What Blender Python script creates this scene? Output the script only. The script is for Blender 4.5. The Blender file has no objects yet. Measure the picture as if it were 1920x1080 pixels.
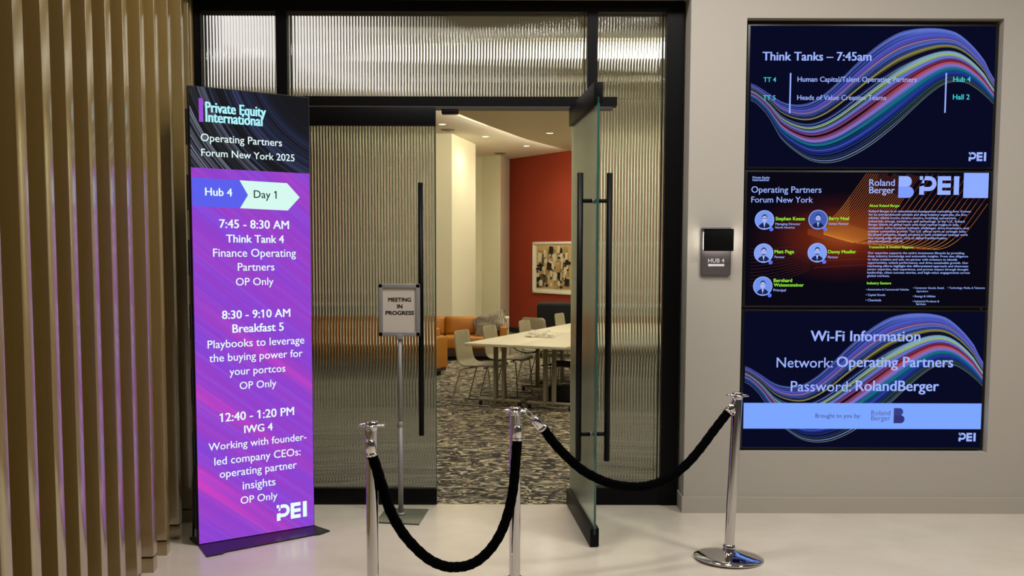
import bpy, bmesh, math, random
from mathutils import Vector, Matrix
random.seed(7)
C = bpy.context.scene.collection
PI = math.pi
S = bpy.context.scene

# ------------------------------------------------------------------ camera
F_PX, PP_Y = 1807.0, 614.0
cam = bpy.data.cameras.new('camera')
cam.sensor_fit = 'HORIZONTAL'
cam.sensor_width = 36.0
cam.lens = 36.0 * F_PX / 1920.0
cam.shift_y = (PP_Y - 540.0) / 1920.0
cam.clip_end = 100
camo = bpy.data.objects.new('camera', cam); C.objects.link(camo)
pitch = math.atan(136 / F_PX)
camo.matrix_world = (Matrix.Translation((0, -6.48, 1.7)) @ Matrix.Rotation(PI / 2 - pitch, 4, 'X')
                     @ Matrix.Rotation(math.radians(0.15), 4, 'Z'))
S.camera = camo
S.view_settings.view_transform = 'Standard'
S.view_settings.look = 'None'
S.view_settings.exposure = 0.0
S.view_settings.gamma = 1.0
S.view_settings.use_curve_mapping = False

# ------------------------------------------------------------------ world and large lights
w = bpy.data.worlds.new('world'); S.world = w; w.use_nodes = True
bg = w.node_tree.nodes['Background']
bg.inputs[0].default_value = (1.0, 0.93, 0.82, 1)
bg.inputs[1].default_value = 0.05

def lamp(name, kind, loc, power, color=(1, .85, .66), size=.3, rot=(0, 0, 0), spot=None, blend=.6):
    l = bpy.data.lights.new(name, kind); l.energy = power; l.color = color
    if kind == 'AREA':
        l.shape = 'DISK'; l.size = size
    else:
        l.shadow_soft_size = size
    if spot:
        l.spot_size = math.radians(spot); l.spot_blend = blend
    o = bpy.data.objects.new(name, l); C.objects.link(o); o.location = loc; o.rotation_euler = rot
    return o
WARM = (1.0, .97, .935)
# lobby ceiling downlights (above the frame)
for x, y, p in ((-.4, -1.6, 52), (1.2, -2.0, 55), (3.5, -3.3, 120)):
    lamp('lobby_downlight', 'AREA', (x, y, 4.26), p, WARM, .8)
# conference room downlights at the modelled fixtures, then added fill spots without fixtures
for x, y, z, p in ((-1.13, 9.2, 3.77, 26), (-.48, 10.8, 3.77, 60), (.27, 12.25, 3.77, 150), (.61, 9.56, 3.68, 150), (1.9, 9.9, 3.68, 170),
                   (-3.2, 7.6, 3.77, 110), (-3.4, 4.0, 3.77, 110), (2.6, 6.6, 3.68, 150), (.3, 5.6, 3.68, 150), (3.6, 8.2, 3.68, 150), (1.2, 1.2, 3.68, 70), (-.4, 1.2, 3.68, 70)):
    lamp('room_downlight_and_fill', 'SPOT', (x, y, z), p * .76, (1, .985, .82), .06, spot=160, blend=1.)

# ------------------------------------------------------------------ material helpers
def lin(c):
    return tuple(((v / 255.) / 12.92 if v / 255. <= .04045 else ((v / 255. + .055) / 1.055) ** 2.4) for v in c)
MATS = {}
def pr(name, rgb, rough=.5, metal=0., **kw):
    if name in MATS: return MATS[name]
    m = bpy.data.materials.new(name); m.use_nodes = True
    b = m.node_tree.nodes['Principled BSDF']
    b.inputs['Base Color'].default_value = (*lin(rgb), 1)
    b.inputs['Roughness'].default_value = rough
    b.inputs['Metallic'].default_value = metal
    for k, v in kw.items():
        b.inputs[k.replace('_', ' ')].default_value = v
    MATS[name] = m
    return m
def em(rgb, strength=1.0):
    name = 'glow_%d_%d_%d_%.2f' % (*rgb, strength)
    if name in MATS: return MATS[name]
    m = bpy.data.materials.new(name); m.use_nodes = True
    nt = m.node_tree; nt.nodes.clear()
    e = nt.nodes.new('ShaderNodeEmission'); o = nt.nodes.new('ShaderNodeOutputMaterial')
    e.inputs[0].default_value = (*lin(rgb), 1); e.inputs[1].default_value = strength
    nt.links.new(e.outputs[0], o.inputs[0])
    MATS[name] = m
    return m
class NT:
    def __init__(s, m):
        s.nt = m.node_tree
    def n(s, t, **kw):
        x = s.nt.nodes.new(t)
        for k, v in kw.items():
            setattr(x, k, v)
        return x
    def l(s, a, b): s.nt.links.new(a, b)
    def math(s, op, a, b=None):
        x = s.n('ShaderNodeMath', operation=op)
        for i, v in enumerate((a, b)):
            if v is None: continue
            if isinstance(v, (int, float)): x.inputs[i].default_value = v
            else: s.l(v, x.inputs[i])
        return x.outputs[0]
    def ramp(s, fac, stops, interp='LINEAR'):
        x = s.n('ShaderNodeValToRGB'); x.color_ramp.interpolation = interp
        e = x.color_ramp.elements
        while len(e) < len(stops): e.new(.5)
        for q, (p, c) in zip(e, stops):
            q.position = p; q.color = (*lin(c), 1) if len(c) == 3 else c
        s.l(fac, x.inputs[0]); return x.outputs[0]
    def noise(s, vec, scale=5, detail=2, rough=.5, dist=0.):
        x = s.n('ShaderNodeTexNoise'); s.l(vec, x.inputs['Vector'])
        x.inputs['Scale'].default_value = scale; x.inputs['Detail'].default_value = detail
        x.inputs['Roughness'].default_value = rough; x.inputs['Distortion'].default_value = dist
        return x.outputs['Fac']
    def mix(s, fac, a, b):
        x = s.n('ShaderNodeMix', data_type='RGBA')
        for i, v in ((0, fac), (6, a), (7, b)):
            if isinstance(v, (int, float)): x.inputs[i].default_value = v
            elif isinstance(v, tuple): x.inputs[i].default_value = (*lin(v), 1)
            else: s.l(v, x.inputs[i])
        return x.outputs[2]
    def comb(s, x, y, z):
        q = s.n('ShaderNodeCombineXYZ')
        for i, v in enumerate((x, y, z)):
            if isinstance(v, (int, float)): q.inputs[i].default_value = v
            else: s.l(v, q.inputs[i])
        return q.outputs[0]
    def obj(s):
        t = s.n('ShaderNodeTexCoord'); q = s.n('ShaderNodeSeparateXYZ'); s.l(t.outputs['Object'], q.inputs[0])
        return t.outputs['Object'], q.outputs[0], q.outputs[1], q.outputs[2]

black_metal = pr('black_metal', (5, 5, 6), .45, 0., Specular_IOR_Level=.16)
chrome = pr('chrome', (216, 214, 216), .07, 1.)
velvet = pr('black_velvet', (2, 2, 3), 1., 0., Specular_IOR_Level=.05)
wall_paint = pr('wall_paint', (180, 173, 162), .75)
base_paint = pr('baseboard_paint', (180, 173, 162), .55)
room_paint = pr('room_paint', (226, 222, 192), .8)
red_paint = pr('red_paint', (150, 50, 20), .7)
ceil_paint = pr('ceiling_paint', (238, 233, 218), .85)
soffit_paint = pr('soffit_taupe', (210, 200, 176), .85)
dark_plastic = pr('dark_plastic', (18, 18, 20), .45)
screen_bezel = pr('screen_bezel', (8, 8, 12), .35)
grey_metal = pr('grey_metal', (142, 139, 136), .5, .25)
paper = pr('paper', (196, 186, 172), .8)
ink = pr('ink', (25, 24, 26), .8)
table_white = pr('table_laminate', (222, 212, 180), .4)
chair_shell = pr('chair_shell_beige', (166, 154, 122), .5)
cream_metal = pr('cream_metal', (158, 148, 122), .4, .15)
tan_leather = pr('tan_leather', (176, 110, 14), .5)
tan_dark = pr('sofa_dark_base', (52, 30, 20), .6)  # dark brown plinth of the orange sofas
black_fab = pr('black_fabric', (14, 14, 16), .85)
green_edge = pr('glass_edge_green', (40, 92, 82), .15, 0., Specular_IOR_Level=.8)
white_paint = pr('white_paint', (228, 220, 200), .5)

def glass_mat(name, rgb, rough):
    return pr(name, rgb, rough, 0., Transmission_Weight=1.0, IOR=1.5)
flute_glass = glass_mat('reeded_glass', (228, 238, 246), .03)
leaf_glass = glass_mat('green_tinted_glass', (206, 226, 216), .22)
clear_glass = glass_mat('clear_glass', (232, 240, 234), .12)

# lobby floor: pale beige with a soft sheen
floor_mat = pr('polished_floor', (210, 200, 182), .3, 0., Specular_IOR_Level=.5)
k = NT(floor_mat); v, x, y, z = k.obj()
b = floor_mat.node_tree.nodes['Principled BSDF']
k.l(k.ramp(k.noise(v, 2.2, 5, .6), [(.3, (206, 195, 176)), (.7, (218, 208, 190))]), b.inputs['Base Color'])
k.l(k.ramp(k.noise(v, 9, 3), [(.3, (118, 118, 118)), (.75, (134, 134, 134))]), b.inputs['Roughness'])
# wood laminate fins
wood = pr('gold_wood', (168, 130, 74), .42, .1, Coat_Weight=1.0, Coat_Roughness=.16, Coat_IOR=2.4)
k = NT(wood); v, x, y, z = k.obj(); b = wood.node_tree.nodes['Principled BSDF']
g = k.noise(k.comb(k.math('MULTIPLY', x, 60), k.math('MULTIPLY', y, 60), k.math('MULTIPLY', z, 2.)), 1., 4)
k.l(k.ramp(g, [(.3, (144, 118, 60)), (.7, (152, 126, 68))]), b.inputs['Base Color'])
# carpet
carpet = pr('patterned_carpet', (80, 70, 55), .95)
k = NT(carpet); v, x, y, z = k.obj(); b = carpet.node_tree.nodes['Principled BSDF']
n1 = k.noise(v, 5.5, 6, .62, 1.2)
n2 = k.noise(k.comb(k.math('MULTIPLY', x, 1.0), k.math('MULTIPLY', y, 1.6), 3.3), 6.5, 5, .6, 2.5)
c1 = k.ramp(n1, [(.44, (32, 27, 21)), (.5, (64, 56, 44)), (.56, (98, 87, 70))])
m = k.ramp(n2, [(.53, (0, 0, 0)), (.57, (255, 255, 255))])
k.l(k.mix(m, c1, (188, 176, 144)), b.inputs['Base Color'])

# ------------------------------------------------------------------ mesh helpers
class MB:
    def __init__(s):
        s.v = []; s.f = []; s.mi = []; s.mats = []; s.sm = []
    def _m(s, mat):
        if mat not in s.mats: s.mats.append(mat)
        return s.mats.index(mat)
    def add(s, verts, faces, mat, smooth=False, M=None):
        o = len(s.v); i = s._m(mat)
        for p in verts:
            p = Vector(p)
            s.v.append(M @ p if M else p)
        for f in faces:
            s.f.append([q + o for q in f]); s.mi.append(i); s.sm.append(smooth)
        return s
    def box(s, lo, hi, mat, M=None, bev=0.):
        if bev > 0:
            bm = bmesh.new(); bmesh.ops.create_cube(bm, size=1)
            for q in bm.verts:
                q.co = Vector([lo[i] + (q.co[i] + .5) * (hi[i] - lo[i]) for i in range(3)])
            bmesh.ops.bevel(bm, geom=bm.edges[:], offset=bev, segments=3, affect='EDGES', profile=.5)
            return s.frombm(bm, mat, True, M)
        (a, b, c), (d, e, f) = lo, hi
        vs = [(a, b, c), (d, b, c), (d, e, c), (a, e, c), (a, b, f), (d, b, f), (d, e, f), (a, e, f)]
        return s.add(vs, [(0, 3, 2, 1), (4, 5, 6, 7), (0, 1, 5, 4), (1, 2, 6, 5), (2, 3, 7, 6), (3, 0, 4, 7)], mat, False, M)
    def frombm(s, bm, mat, smooth=False, M=None):
        bm.verts.index_update()
        s.add([q.co.copy() for q in bm.verts], [[q.index for q in f.verts] for f in bm.faces], mat, smooth, M)
        bm.free(); return s
    def prism(s, pts, z0, z1, mat, M=None):
        n = len(pts)
        ar = sum(pts[i][0] * pts[(i + 1) % n][1] - pts[(i + 1) % n][0] * pts[i][1] for i in range(n))
        if ar < 0: pts = pts[::-1]
        vs = [(p[0], p[1], z0) for p in pts] + [(p[0], p[1], z1) for p in pts]
        fs = [list(range(n))[::-1], list(range(n, 2 * n))] + [(i, (i + 1) % n, n + (i + 1) % n, n + i) for i in range(n)]
        return s.add(vs, fs, mat, False, M)
    def poly(s, pts, mat, y=0.):
        """flat polygon in the x-z plane, facing -y"""
        return s.add([(p[0], y, p[1]) for p in pts], [list(range(len(pts)))], mat)
    def strip(s, A, B, mat, y=0.):
        n = len(A)
        return s.add([(p[0], y, p[1]) for p in A] + [(p[0], y, p[1]) for p in B],
                     [(i, i + 1, n + i + 1, n + i) for i in range(n - 1)], mat)
    def tube(s, path, r, mat, seg=12, closed=False, caps=True):
        P = [Vector(p) for p in path]; n = len(P)
        R = r if isinstance(r, (list, tuple)) else [r] * n
        vs = []; up = None
        for i in range(n):
            if closed: t = (P[(i + 1) % n] - P[i - 1])
            else: t = P[min(i + 1, n - 1)] - P[max(i - 1, 0)]
            t.normalize()
            if up is None:
                up = Vector((0, 0, 1)) if abs(t.z) < .9 else Vector((1, 0, 0))
            a = t.cross(up); a.normalize(); up = a.cross(t); up.normalize()
            for j in range(seg):
                q = 2 * PI * j / seg
                vs.append(P[i] + (a * math.cos(q) + up * math.sin(q)) * R[i])
        fs = []
        for i in range(n if closed else n - 1):
            for j in range(seg):
                i2 = (i + 1) % n
                fs.append((i * seg + j, i * seg + (j + 1) % seg, i2 * seg + (j + 1) % seg, i2 * seg + j))
        s.add(vs, fs, mat, True)
        if caps and not closed:
            o = len(s.v) - len(vs)
            for a, rev in ((0, True), (n - 1, False)):
                ring = [o + a * seg + j for j in range(seg)]
                s.f.append(ring[::-1] if rev else ring); s.mi.append(s._m(mat)); s.sm.append(False)
        return s
    def lathe(s, prof, mat, seg=40, c=(0, 0, 0), M=None, smooth=True):
        vs = []; n = len(prof)
        for r, z in prof:
            for j in range(seg):
                q = 2 * PI * j / seg
                vs.append((c[0] + r * math.cos(q), c[1] + r * math.sin(q), c[2] + z))
        fs = [(i * seg + j, i * seg + (j + 1) % seg, (i + 1) * seg + (j + 1) % seg, (i + 1) * seg + j)
              for i in range(n - 1) for j in range(seg)]
        return s.add(vs, fs, mat, smooth, M)
    def build(s, name, parent=None, loc=None, rot=None, sharp=None):
        me = bpy.data.meshes.new(name)
        me.from_pydata([tuple(p) for p in s.v], [], s.f)
        for m in s.mats: me.materials.append(m)
        me.polygons.foreach_set('material_index', s.mi)
        me.polygons.foreach_set('use_smooth', s.sm)
        if sharp: me.set_sharp_from_angle(angle=math.radians(sharp))
        me.update()
        o = bpy.data.objects.new(name, me); C.objects.link(o)
        if parent: o.parent = parent
        if loc: o.location = loc
        if rot: o.rotation_euler = rot
        return o
def thing(name, label=None, cat=None, loc=(0, 0, 0), rz=0., group=None, kind=None):
    o = bpy.data.objects.new(name, None); C.objects.link(o); o.empty_display_size = .1
    o.location = loc; o.rotation_euler = (0, 0, rz)
    return tag(o, label, cat, group, kind)
def tag(o, label=None, cat=None, group=None, kind=None):
    if label: o['label'] = label
    if cat: o['category'] = cat
    if group: o['group'] = group
    if kind: o['kind'] = kind
    return o
def copy_tree(o, parent=None):
    c = o.copy(); C.objects.link(c)
    if parent: c.parent = parent
    for ch in list(o.children): copy_tree(ch, c)
    return c
def smooth_path(pts, n=6):
    P = [Vector(p) for p in pts]; out = []
    for i in range(len(P) - 1):
        p0, p1, p2, p3 = P[max(i - 1, 0)], P[i], P[i + 1], P[min(i + 2, len(P) - 1)]
        for j in range(n):
            t = j / n
            out.append(.5 * ((2 * p1) + (p2 - p0) * t + (2 * p0 - 5 * p1 + 4 * p2 - p3) * t * t + (3 * p1 - p0 - 3 * p2 + p3) * t ** 3))
    out.append(P[-1]); return out

# ---- lettering: built from Blender's own built-in typeface, turned into meshes
_GL = {}
def glyphs(body):
    if body in _GL: return _GL[body]
    cu = bpy.data.curves.new('lettering', 'FONT'); cu.body = body; cu.size = 1.0; cu.resolution_u = 3
    o = bpy.data.objects.new('lettering', cu); C.objects.link(o)
    dg = bpy.context.evaluated_depsgraph_get(); dg.update()
    me = bpy.data.meshes.new_from_object(o.evaluated_get(dg))
    vs = [q.co.copy() for q in me.vertices]; fs = [list(p.vertices) for p in me.polygons]
    bpy.data.objects.remove(o); bpy.data.curves.remove(cu); bpy.data.meshes.remove(me)
    x0 = min(q.x for q in vs); x1 = max(q.x for q in vs)
    for i, ch in enumerate(body):           # give the figure one its flag
        if ch == '1' and body != '1':
            a, b_ = glyphs('1')[2:]; top = max(q.y for q in glyphs('1')[0])
            xr = glyphs(body[:i + 1])[3] if i < len(body) - 1 else x1
            xl = xr - (b_ - a); n = len(vs)
            vs += [Vector((xl + .02, top, 0)), Vector((xl - .13, top - .09, 0)), Vector((xl - .13, top - .18, 0)), Vector((xl + .02, top - .10, 0))]
            fs.append([n, n + 1, n + 2, n + 3])
    _GL[body] = (vs, fs, x0, x1); return _GL[body]
def write(mb, body, x0, x1, zb, mat, y=-.002, h=None, bold=0.):
    """set a line so that it fills x0..x1 on baseline zb; h = letter size (else in proportion)"""
    vs, fs, a, b_ = glyphs(body)
    sx = (x1 - x0) / (b_ - a); sy = h if h else sx
    shifts = [0.] if not bold else [-bold, -bold / 3, bold / 3, bold]
    for d in shifts:
        mb.add([(x0 + (q.x - a) * sx + d * sy, y, zb + q.y * sy) for q in vs], fs, mat)
        if bold:
            mb.add([(x0 + (q.x - a) * sx + d * sy, y, zb + q.y * sy + bold * .5 * sy) for q in vs], fs, mat)
def arc(cx, cz, r, a0, a1, n=14):
    return [(cx + r * math.cos(math.radians(a0 + (a1 - a0) * i / n)), cz + r * math.sin(math.radians(a0 + (a1 - a0) * i / n))) for i in range(n + 1)]
def pei(mb, x, z, wd, ht, mat, y=-.002):
    u = lambda pts: [(x + px * wd / 2.13, z + pz * ht) for px, pz in pts]
    mb.poly(u([(0.02, 0), (.27, 0), (.27, .50), (.02, .50 - .06)]), mat, y)
    mb.poly(u([(.02, .80), (.20, .80), (.20, 1), (.02, 1)]), mat, y)
    mb.poly(u([(.12, .62), (.27, .62), (.27, .80), (.20, .80)]), mat, y)
    mb.poly(u([(.27, .78), (.52, .78), (.52, 1), (.30, 1)]), mat, y)
    mb.poly(u([(.27, .20), (.52, .20), (.52, .42), (.27, .42)]), mat, y)
    o_, i_ = arc(.52, .6, .40, -90, 90), arc(.52, .6, .18, -90, 90)
    mb.strip(u(o_), u(i_), mat, y)
    mb.poly(u([(.98, 0), (1.23, 0), (1.23, 1), (.98, 1)]), mat, y)
    for a in (0, .385, .77):
        mb.poly(u([(1.23, a), (1.68, a), (1.68, a + .23), (1.23, a + .23)]), mat, y)
    mb.poly(u([(1.84, 0), (2.12, 0), (2.12, 1), (1.84, 1)]), mat, y)
def b_logo(mb, x, z, wd, ht, mat, mat2, y=-.002):
    u = lambda pts: [(x + px * wd / .75, z + pz * ht) for px, pz in pts]
    mb.poly(u([(0, .5)] + arc(.38, .75, .25, -90, 90) + [(0, 1)]), mat2, y)
    mb.poly(u([(0, 0)] + arc(.48, .26, .26, -90, 90) + [(0, .52)]), mat, y - .0003)

# ------------------------------------------------------------------ setting: floors, walls, ceilings
def struct(name, mb, **kw):
    return tag(mb.build(name, **kw), kind='structure')
struct('floor', MB().box((-4, -8, -.1), (6, 0, 0), floor_mat))
struct('floor_carpet', MB().box((-5.2, 0, -.1), (5, 16, 0.0), carpet))
# right wall with the recess that holds the displays
RX0, RX1, RZ0, RZ1 = 1.496, 3.136, .408, 3.212
wr = MB()
wr.box((1.138, -.2, 0), (RX0, .12, 4.4), wall_paint)
wr.box((RX1, -.2, 0), (6, .12, 4.4), wall_paint)
wr.box((RX0, -.2, 0), (RX1, .12, RZ0), wall_paint)
wr.box((RX0, -.2, RZ1), (RX1, .12, 4.4), wall_paint)
wr.box((RX0, -.06, RZ0), (RX1, .12, RZ1), wall_paint)
struct('wall_right', wr)
struct('wall_top', MB().box((-2.3, -.2, 3.365), (1.138, .12, 4.4), wall_paint))
struct('baseboard_right', MB().box((1.126, -.214, 0), (6, -.2, .107), base_paint).box((1.126, -.2, 0), (1.138, 0, .107), base_paint))
struct('wall_left', MB().prism([(-1.83, -4.2), (-2.02, -2.6), (-2.13, -1.6), (-2.22, -.7), (-2.25, -.2), (-2.101, -.05), (-2.101, .12), (-2.9, .12), (-2.9, -4.2)], 0, 4.4, wood))
struct('ceiling', MB().box((-4, -8, 4.3), (6, -.2, 4.4), pr('lobby_ceiling', (190, 182, 170), .9)))
# conference room shell
dark_wall = pr('charcoal_wall', (44, 40, 36), .8)
struct('wall_back', MB().prism([(-5.2, 10.38), (-1.05, 10.38), (-.70, 12.0), (-.95, 14.4), (-.655, 14.27), (-.248, 13.92), (-.06, 14.82),
                                (-.06, 15.4), (-5.2, 15.4)], 0, 3.79, room_paint))
_d = Vector((4.66, -6.87, 0)).normalized(); _n = Vector((-_d.y, _d.x, 0))
RP, RQ = Vector((-.06, 14.82, 0)), Vector((4.6, 7.95, 0))
RE = RP + _d * 4.5
struct('wall_north', MB().prism([RE[:2], RQ[:2], (RQ + _n * .2)[:2], (RE + _n * .2)[:2]], 0, 3.79, room_paint))
struct('wall_far', MB().prism([RP[:2], RE[:2], (RE + _n * .2)[:2], (RP + _n * .2)[:2]], 0, 3.79, red_paint))
struct('baseboard_far', MB().prism([(RP - _n * .012)[:2], (RQ - _n * .012)[:2], RQ[:2], RP[:2]], 0, .11, dark_plastic))
struct('wall_east', MB().box((4.6, .12, 0), (4.75, 8.2, 3.79), dark_wall))
struct('wall_west', MB().box((-5.2, .12, 0), (-5.05, 10.4, 3.79), dark_wall))
struct('wall_front', MB().box((-5.2, .121, 0), (-2.10, .24, 3.79), dark_wall).box((1.14, .121, 0), (4.75, .24, 3.79), dark_wall))
struct('ceiling_conference', MB().box((-5.2, .12, 3.79), (4.8, 15.4, 3.9), ceil_paint))
island = [(-1.0, 4.9), (-1.17, 5.77), (-.83, 7.21), (-.4, 8.59), (-.06, 9.57), (.33, 10.62), (1.2, 12.42), (1.5, 12.2), (1.95, 10.6), (2.3, 8.8), (2.5, 7.0), (2.55, 4.75)]
cv = smooth_path([(p[0], p[1], 0) for p in island[1:7]], 5)
isl = [(-1.0, 4.9)] + [(p.x, p.y) for p in cv] + island[7:]
struct('ceiling_soffit', MB().prism(isl, 3.70, 3.789, soffit_paint))
struct('ceiling_perimeter', MB().box((-1.34, .125, 3.70), (4.59, 2.2, 3.789), soffit_paint))

# linear lights of the room
cove = MB(); 
o_ = [(p.x - .005, p.y) for p in cv]
cove.add([(p[0], p[1], 3.71) for p in o_] + [(p[0], p[1], 3.775) for p in o_],
         [(i, i + 1, len(o_) + i + 1, len(o_) + i) for i in range(len(o_) - 1)], em((255, 241, 214), 42))
tag(MB().box((-1.3, 2.201, 3.715), (4.5, 2.206, 3.775), em((255, 241, 214), 55)).build('perimeter_cove_light'), 'straight cove strip light on the ceiling edge nearest the glass', 'light')
rc = smooth_path([(p[0], p[1], 0) for p in island[8:]], 4)
rcm = MB(); rcm.add([(p.x + .005, p.y, 3.715) for p in rc] + [(p.x + .005, p.y, 3.775) for p in rc],
        [(i, i + 1, len(rc) + i + 1, len(rc) + i) for i in range(len(rc) - 1)], em((255, 241, 214), 42))
tag(rcm.build('cove_light'), 'cove strip light along the far right edge of the taupe ceiling', 'light')
w0 = [(-1.55, 6.2), (-1.12, 7.3), (-.72, 8.55), (-.43, 9.35)]
w1 = [(-1.2, 5.9), (-.86, 7.2), (-.50, 8.4), (-.42, 9.35)]
cove.add([(p[0], p[1], 3.786) for p in w0] + [(p[0], p[1], 3.786) for p in w1], [(i, 4 + i, 5 + i, 1 + i) for i in range(3)], em((255, 226, 176), 1.6))
tag(cove.build('cove_light'), 'curved cove strip light along the taupe ceiling edge', 'light')
t = thing('linear_light', 'long linear ceiling light behind the transom glass', 'light', (0, 0, 0))
MB().box((.1, 3.0, 3.765), (4.4, 3.85, 3.788), white_paint).build('housing', t)
MB().box((.15, 3.05, 3.755), (4.35, 3.80, 3.765), em((255, 240, 212), 3.4)).build('diffuser', t)
t = thing('added_glow_panel', 'large added glowing panel brightening the ceiling behind the left of the transom glass', 'light', (-2.85, 3.1, 0))  # added glowing panel; brightens the left ceiling and fills the room
MB().box((-1.35, -2.5, 3.765), (1.35, 2.7, 3.788), white_paint).build('frame', t)
MB().box((-1.30, -2.45, 3.757), (1.30, 2.65, 3.765), em((255, 240, 226), 1.15)).build('diffuser', t)
dl_lab = ['round downlight above the orange sofa, leftmost in the doorway view', 'round downlight between two others on the pale ceiling', 'round downlight nearest the red wall on the pale ceiling', 'round downlight in the taupe ceiling']
for i, (x, y, z) in enumerate([(-1.131, 9.201, 3.79), (-.481, 10.796, 3.79), (.268, 12.252, 3.79), (.614, 9.563, 3.70)]):
    t = thing('downlight', dl_lab[i], 'light', (x, y, z), 0, 'recessed downlights')
    MB().lathe([(.055, -.001), (.075, -.008), (.08, -.001)], white_paint, 24).build('trim_ring', t)
    MB().lathe([(0, -.003), (.055, -.003)], em((255, 235, 200), 4), 20).build('lens', t)
for i, (x, y) in enumerate([(-1.08, 9.861), (-.256, 13.6)]):
    t = thing('ceiling_diffuser', ('round grey air diffuser beside the leftmost downlight', 'round grey air diffuser beside the second cream pier')[i], 'vent', (x, y, 3.79))
    MB().lathe([(0, -.02), (.05, -.025), (.07, -.01), (.1, -.015), (.13, -.001)], pr('vent_grey', (140, 132, 112), .6), 24).build('cone', t)

# ------------------------------------------------------------------ left wall of wooden fins
FINS = [(-1.677, -3.38), (-1.709, -3.119), (-1.741, -2.856), (-1.772, -2.6), (-1.804, -2.326), (-1.838, -2.045), (-1.872, -1.762),
        (-1.911, -1.44), (-1.946, -1.143), (-1.985, -.824), (-2.028, -.462), (-2.099, -.12)]
ords = ['nearest the camera', 'second nearest the camera', 'third from the camera', 'fourth from the camera', 'fifth from the camera', 'sixth from the camera',
        'seventh from the camera', 'eighth from the camera', 'ninth from the camera, just left of the lit sign', 'tenth from the camera, beside the lit sign',
        'eleventh from the camera, behind the lit sign', 'last before the black glass frame']
fin_me = base_me = None
for i, (x, y) in enumerate(FINS):
    t = thing('wood_fin', 'tall gold-brown wooden wall fin, ' + ords[i], 'wall fin', (x, y, 0), math.radians(3 + .5 * i), 'wooden fins of the left wall')
    if i == 0:
        o = MB().box((-.30, 0, .088), (0, .080, 4.3), wood, bev=.002).build('panel', t); fin_me = o.data
        o = MB().box((-.30, .001, 0), (-.0015, .079, .078), wood).box((-.29, .006, .078), (-.008, .074, .088), dark_plastic).build('plinth', t); base_me = o.data
    else:
        for nm, me in (('panel', fin_me), ('plinth', base_me)):
            o = bpy.data.objects.new(nm, me); C.objects.link(o); o.parent = t

# ------------------------------------------------------------------ glass partition
def flute(mb, x0, x1, z0, z1, y, mat=flute_glass, pitch=.02, sag=.0051, th=.008, seg=10):
    """reeded pane: flat on the room side, ribs towards -y"""
    n = max(1, round((x1 - x0) / pitch)); p = (x1 - x0) / n
    R = ((p / 2) ** 2 + sag ** 2) / (2 * sag)
    for i in range(n):
        pts = []
        for j in range(seg + 1):
            u = -p / 2 + p * j / seg
            pts.append((x0 + p * (i + .5) + u, y - (math.sqrt(R * R - u * u) - (R - sag))))
        vs = [(a, b_, z0) for a, b_ in pts] + [(a, b_, z1) for a, b_ in pts]
        q = seg + 1
        mb.add(vs, [(j, j + 1, q + j + 1, q + j) for j in range(seg)], mat, True)
        mb.add([(a, b_, z1) for a, b_ in pts] + [(pts[0][0], y + th, z1), (pts[-1][0], y + th, z1)], [list(range(q)) + [q + 1, q]], mat)
        mb.add([(a, b_, z0) for a, b_ in pts] + [(pts[0][0], y + th, z0), (pts[-1][0], y + th, z0)], [[q, q + 1] + list(range(q))[::-1]], mat)
    mb.add([(x0, y + th, z0), (x1, y + th, z0), (x1, y + th, z1), (x0, y + th, z1)], [(3, 2, 1, 0)], mat)
    for a, fl in ((x0, 0), (x1, 1)):
        f = [(a, y, z0), (a, y, z1), (a, y + th, z1), (a, y + th, z0)]
        mb.add(f, [(0, 1, 2, 3) if fl else (3, 2, 1, 0)], mat)
    return mb
win = thing('window_1', 'black framed reeded glass partition with transom and sidelites', 'glass partition', (0, 0, 0), kind='structure')
fr = MB()
fr.box((-2.10, -.02, 0), (-2.052, .11, 3.365), black_metal)
fr.box((1.012, -.02, 0), (1.126, .11, 3.365), black_metal)
fr.box((-2.052, -.02, 3.292), (1.012, .11, 3.365), black_metal)
fr.box((-2.052, -.012, 0), (-1.487, .10, .115), black_metal)
fr.box((.46, -.012, 0), (1.012, .10, .118), black_metal)
fr.build('frame', win)
MB().box((-1.56, -.016, 0), (-1.487, .105, 3.292), black_metal).build('mullion', win)
MB().box((.493, -.016, 2.741), (.56, .105, 3.292), black_metal).build('mullion', win)
MB().box((-1.487, -.03, 2.685), (.69, .075, 2.741), black_metal).box((-1.487, -.024, 2.661), (.66, .06, 2.685), pr('channel_grey', (58, 54, 50), .4)).build('header', win)
MB().box((-.47, -.02, 2.632), (-.36, .05, 2.662), black_metal, bev=.003).build('strike_plate', win)
flute(MB(), -2.052, -1.56, .115, 3.292, .045).build('sidelite_glass', win)
flute(MB(), .455, 1.012, .118, 2.741, .045).build('sidelite_glass', win)
flute(MB(), .56, 1.012, 2.741, 3.292, .045).build('sidelite_glass', win)
flute(MB(), -1.487, .493, 2.741, 3.292, .045).build('transom_glass', win)

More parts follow.
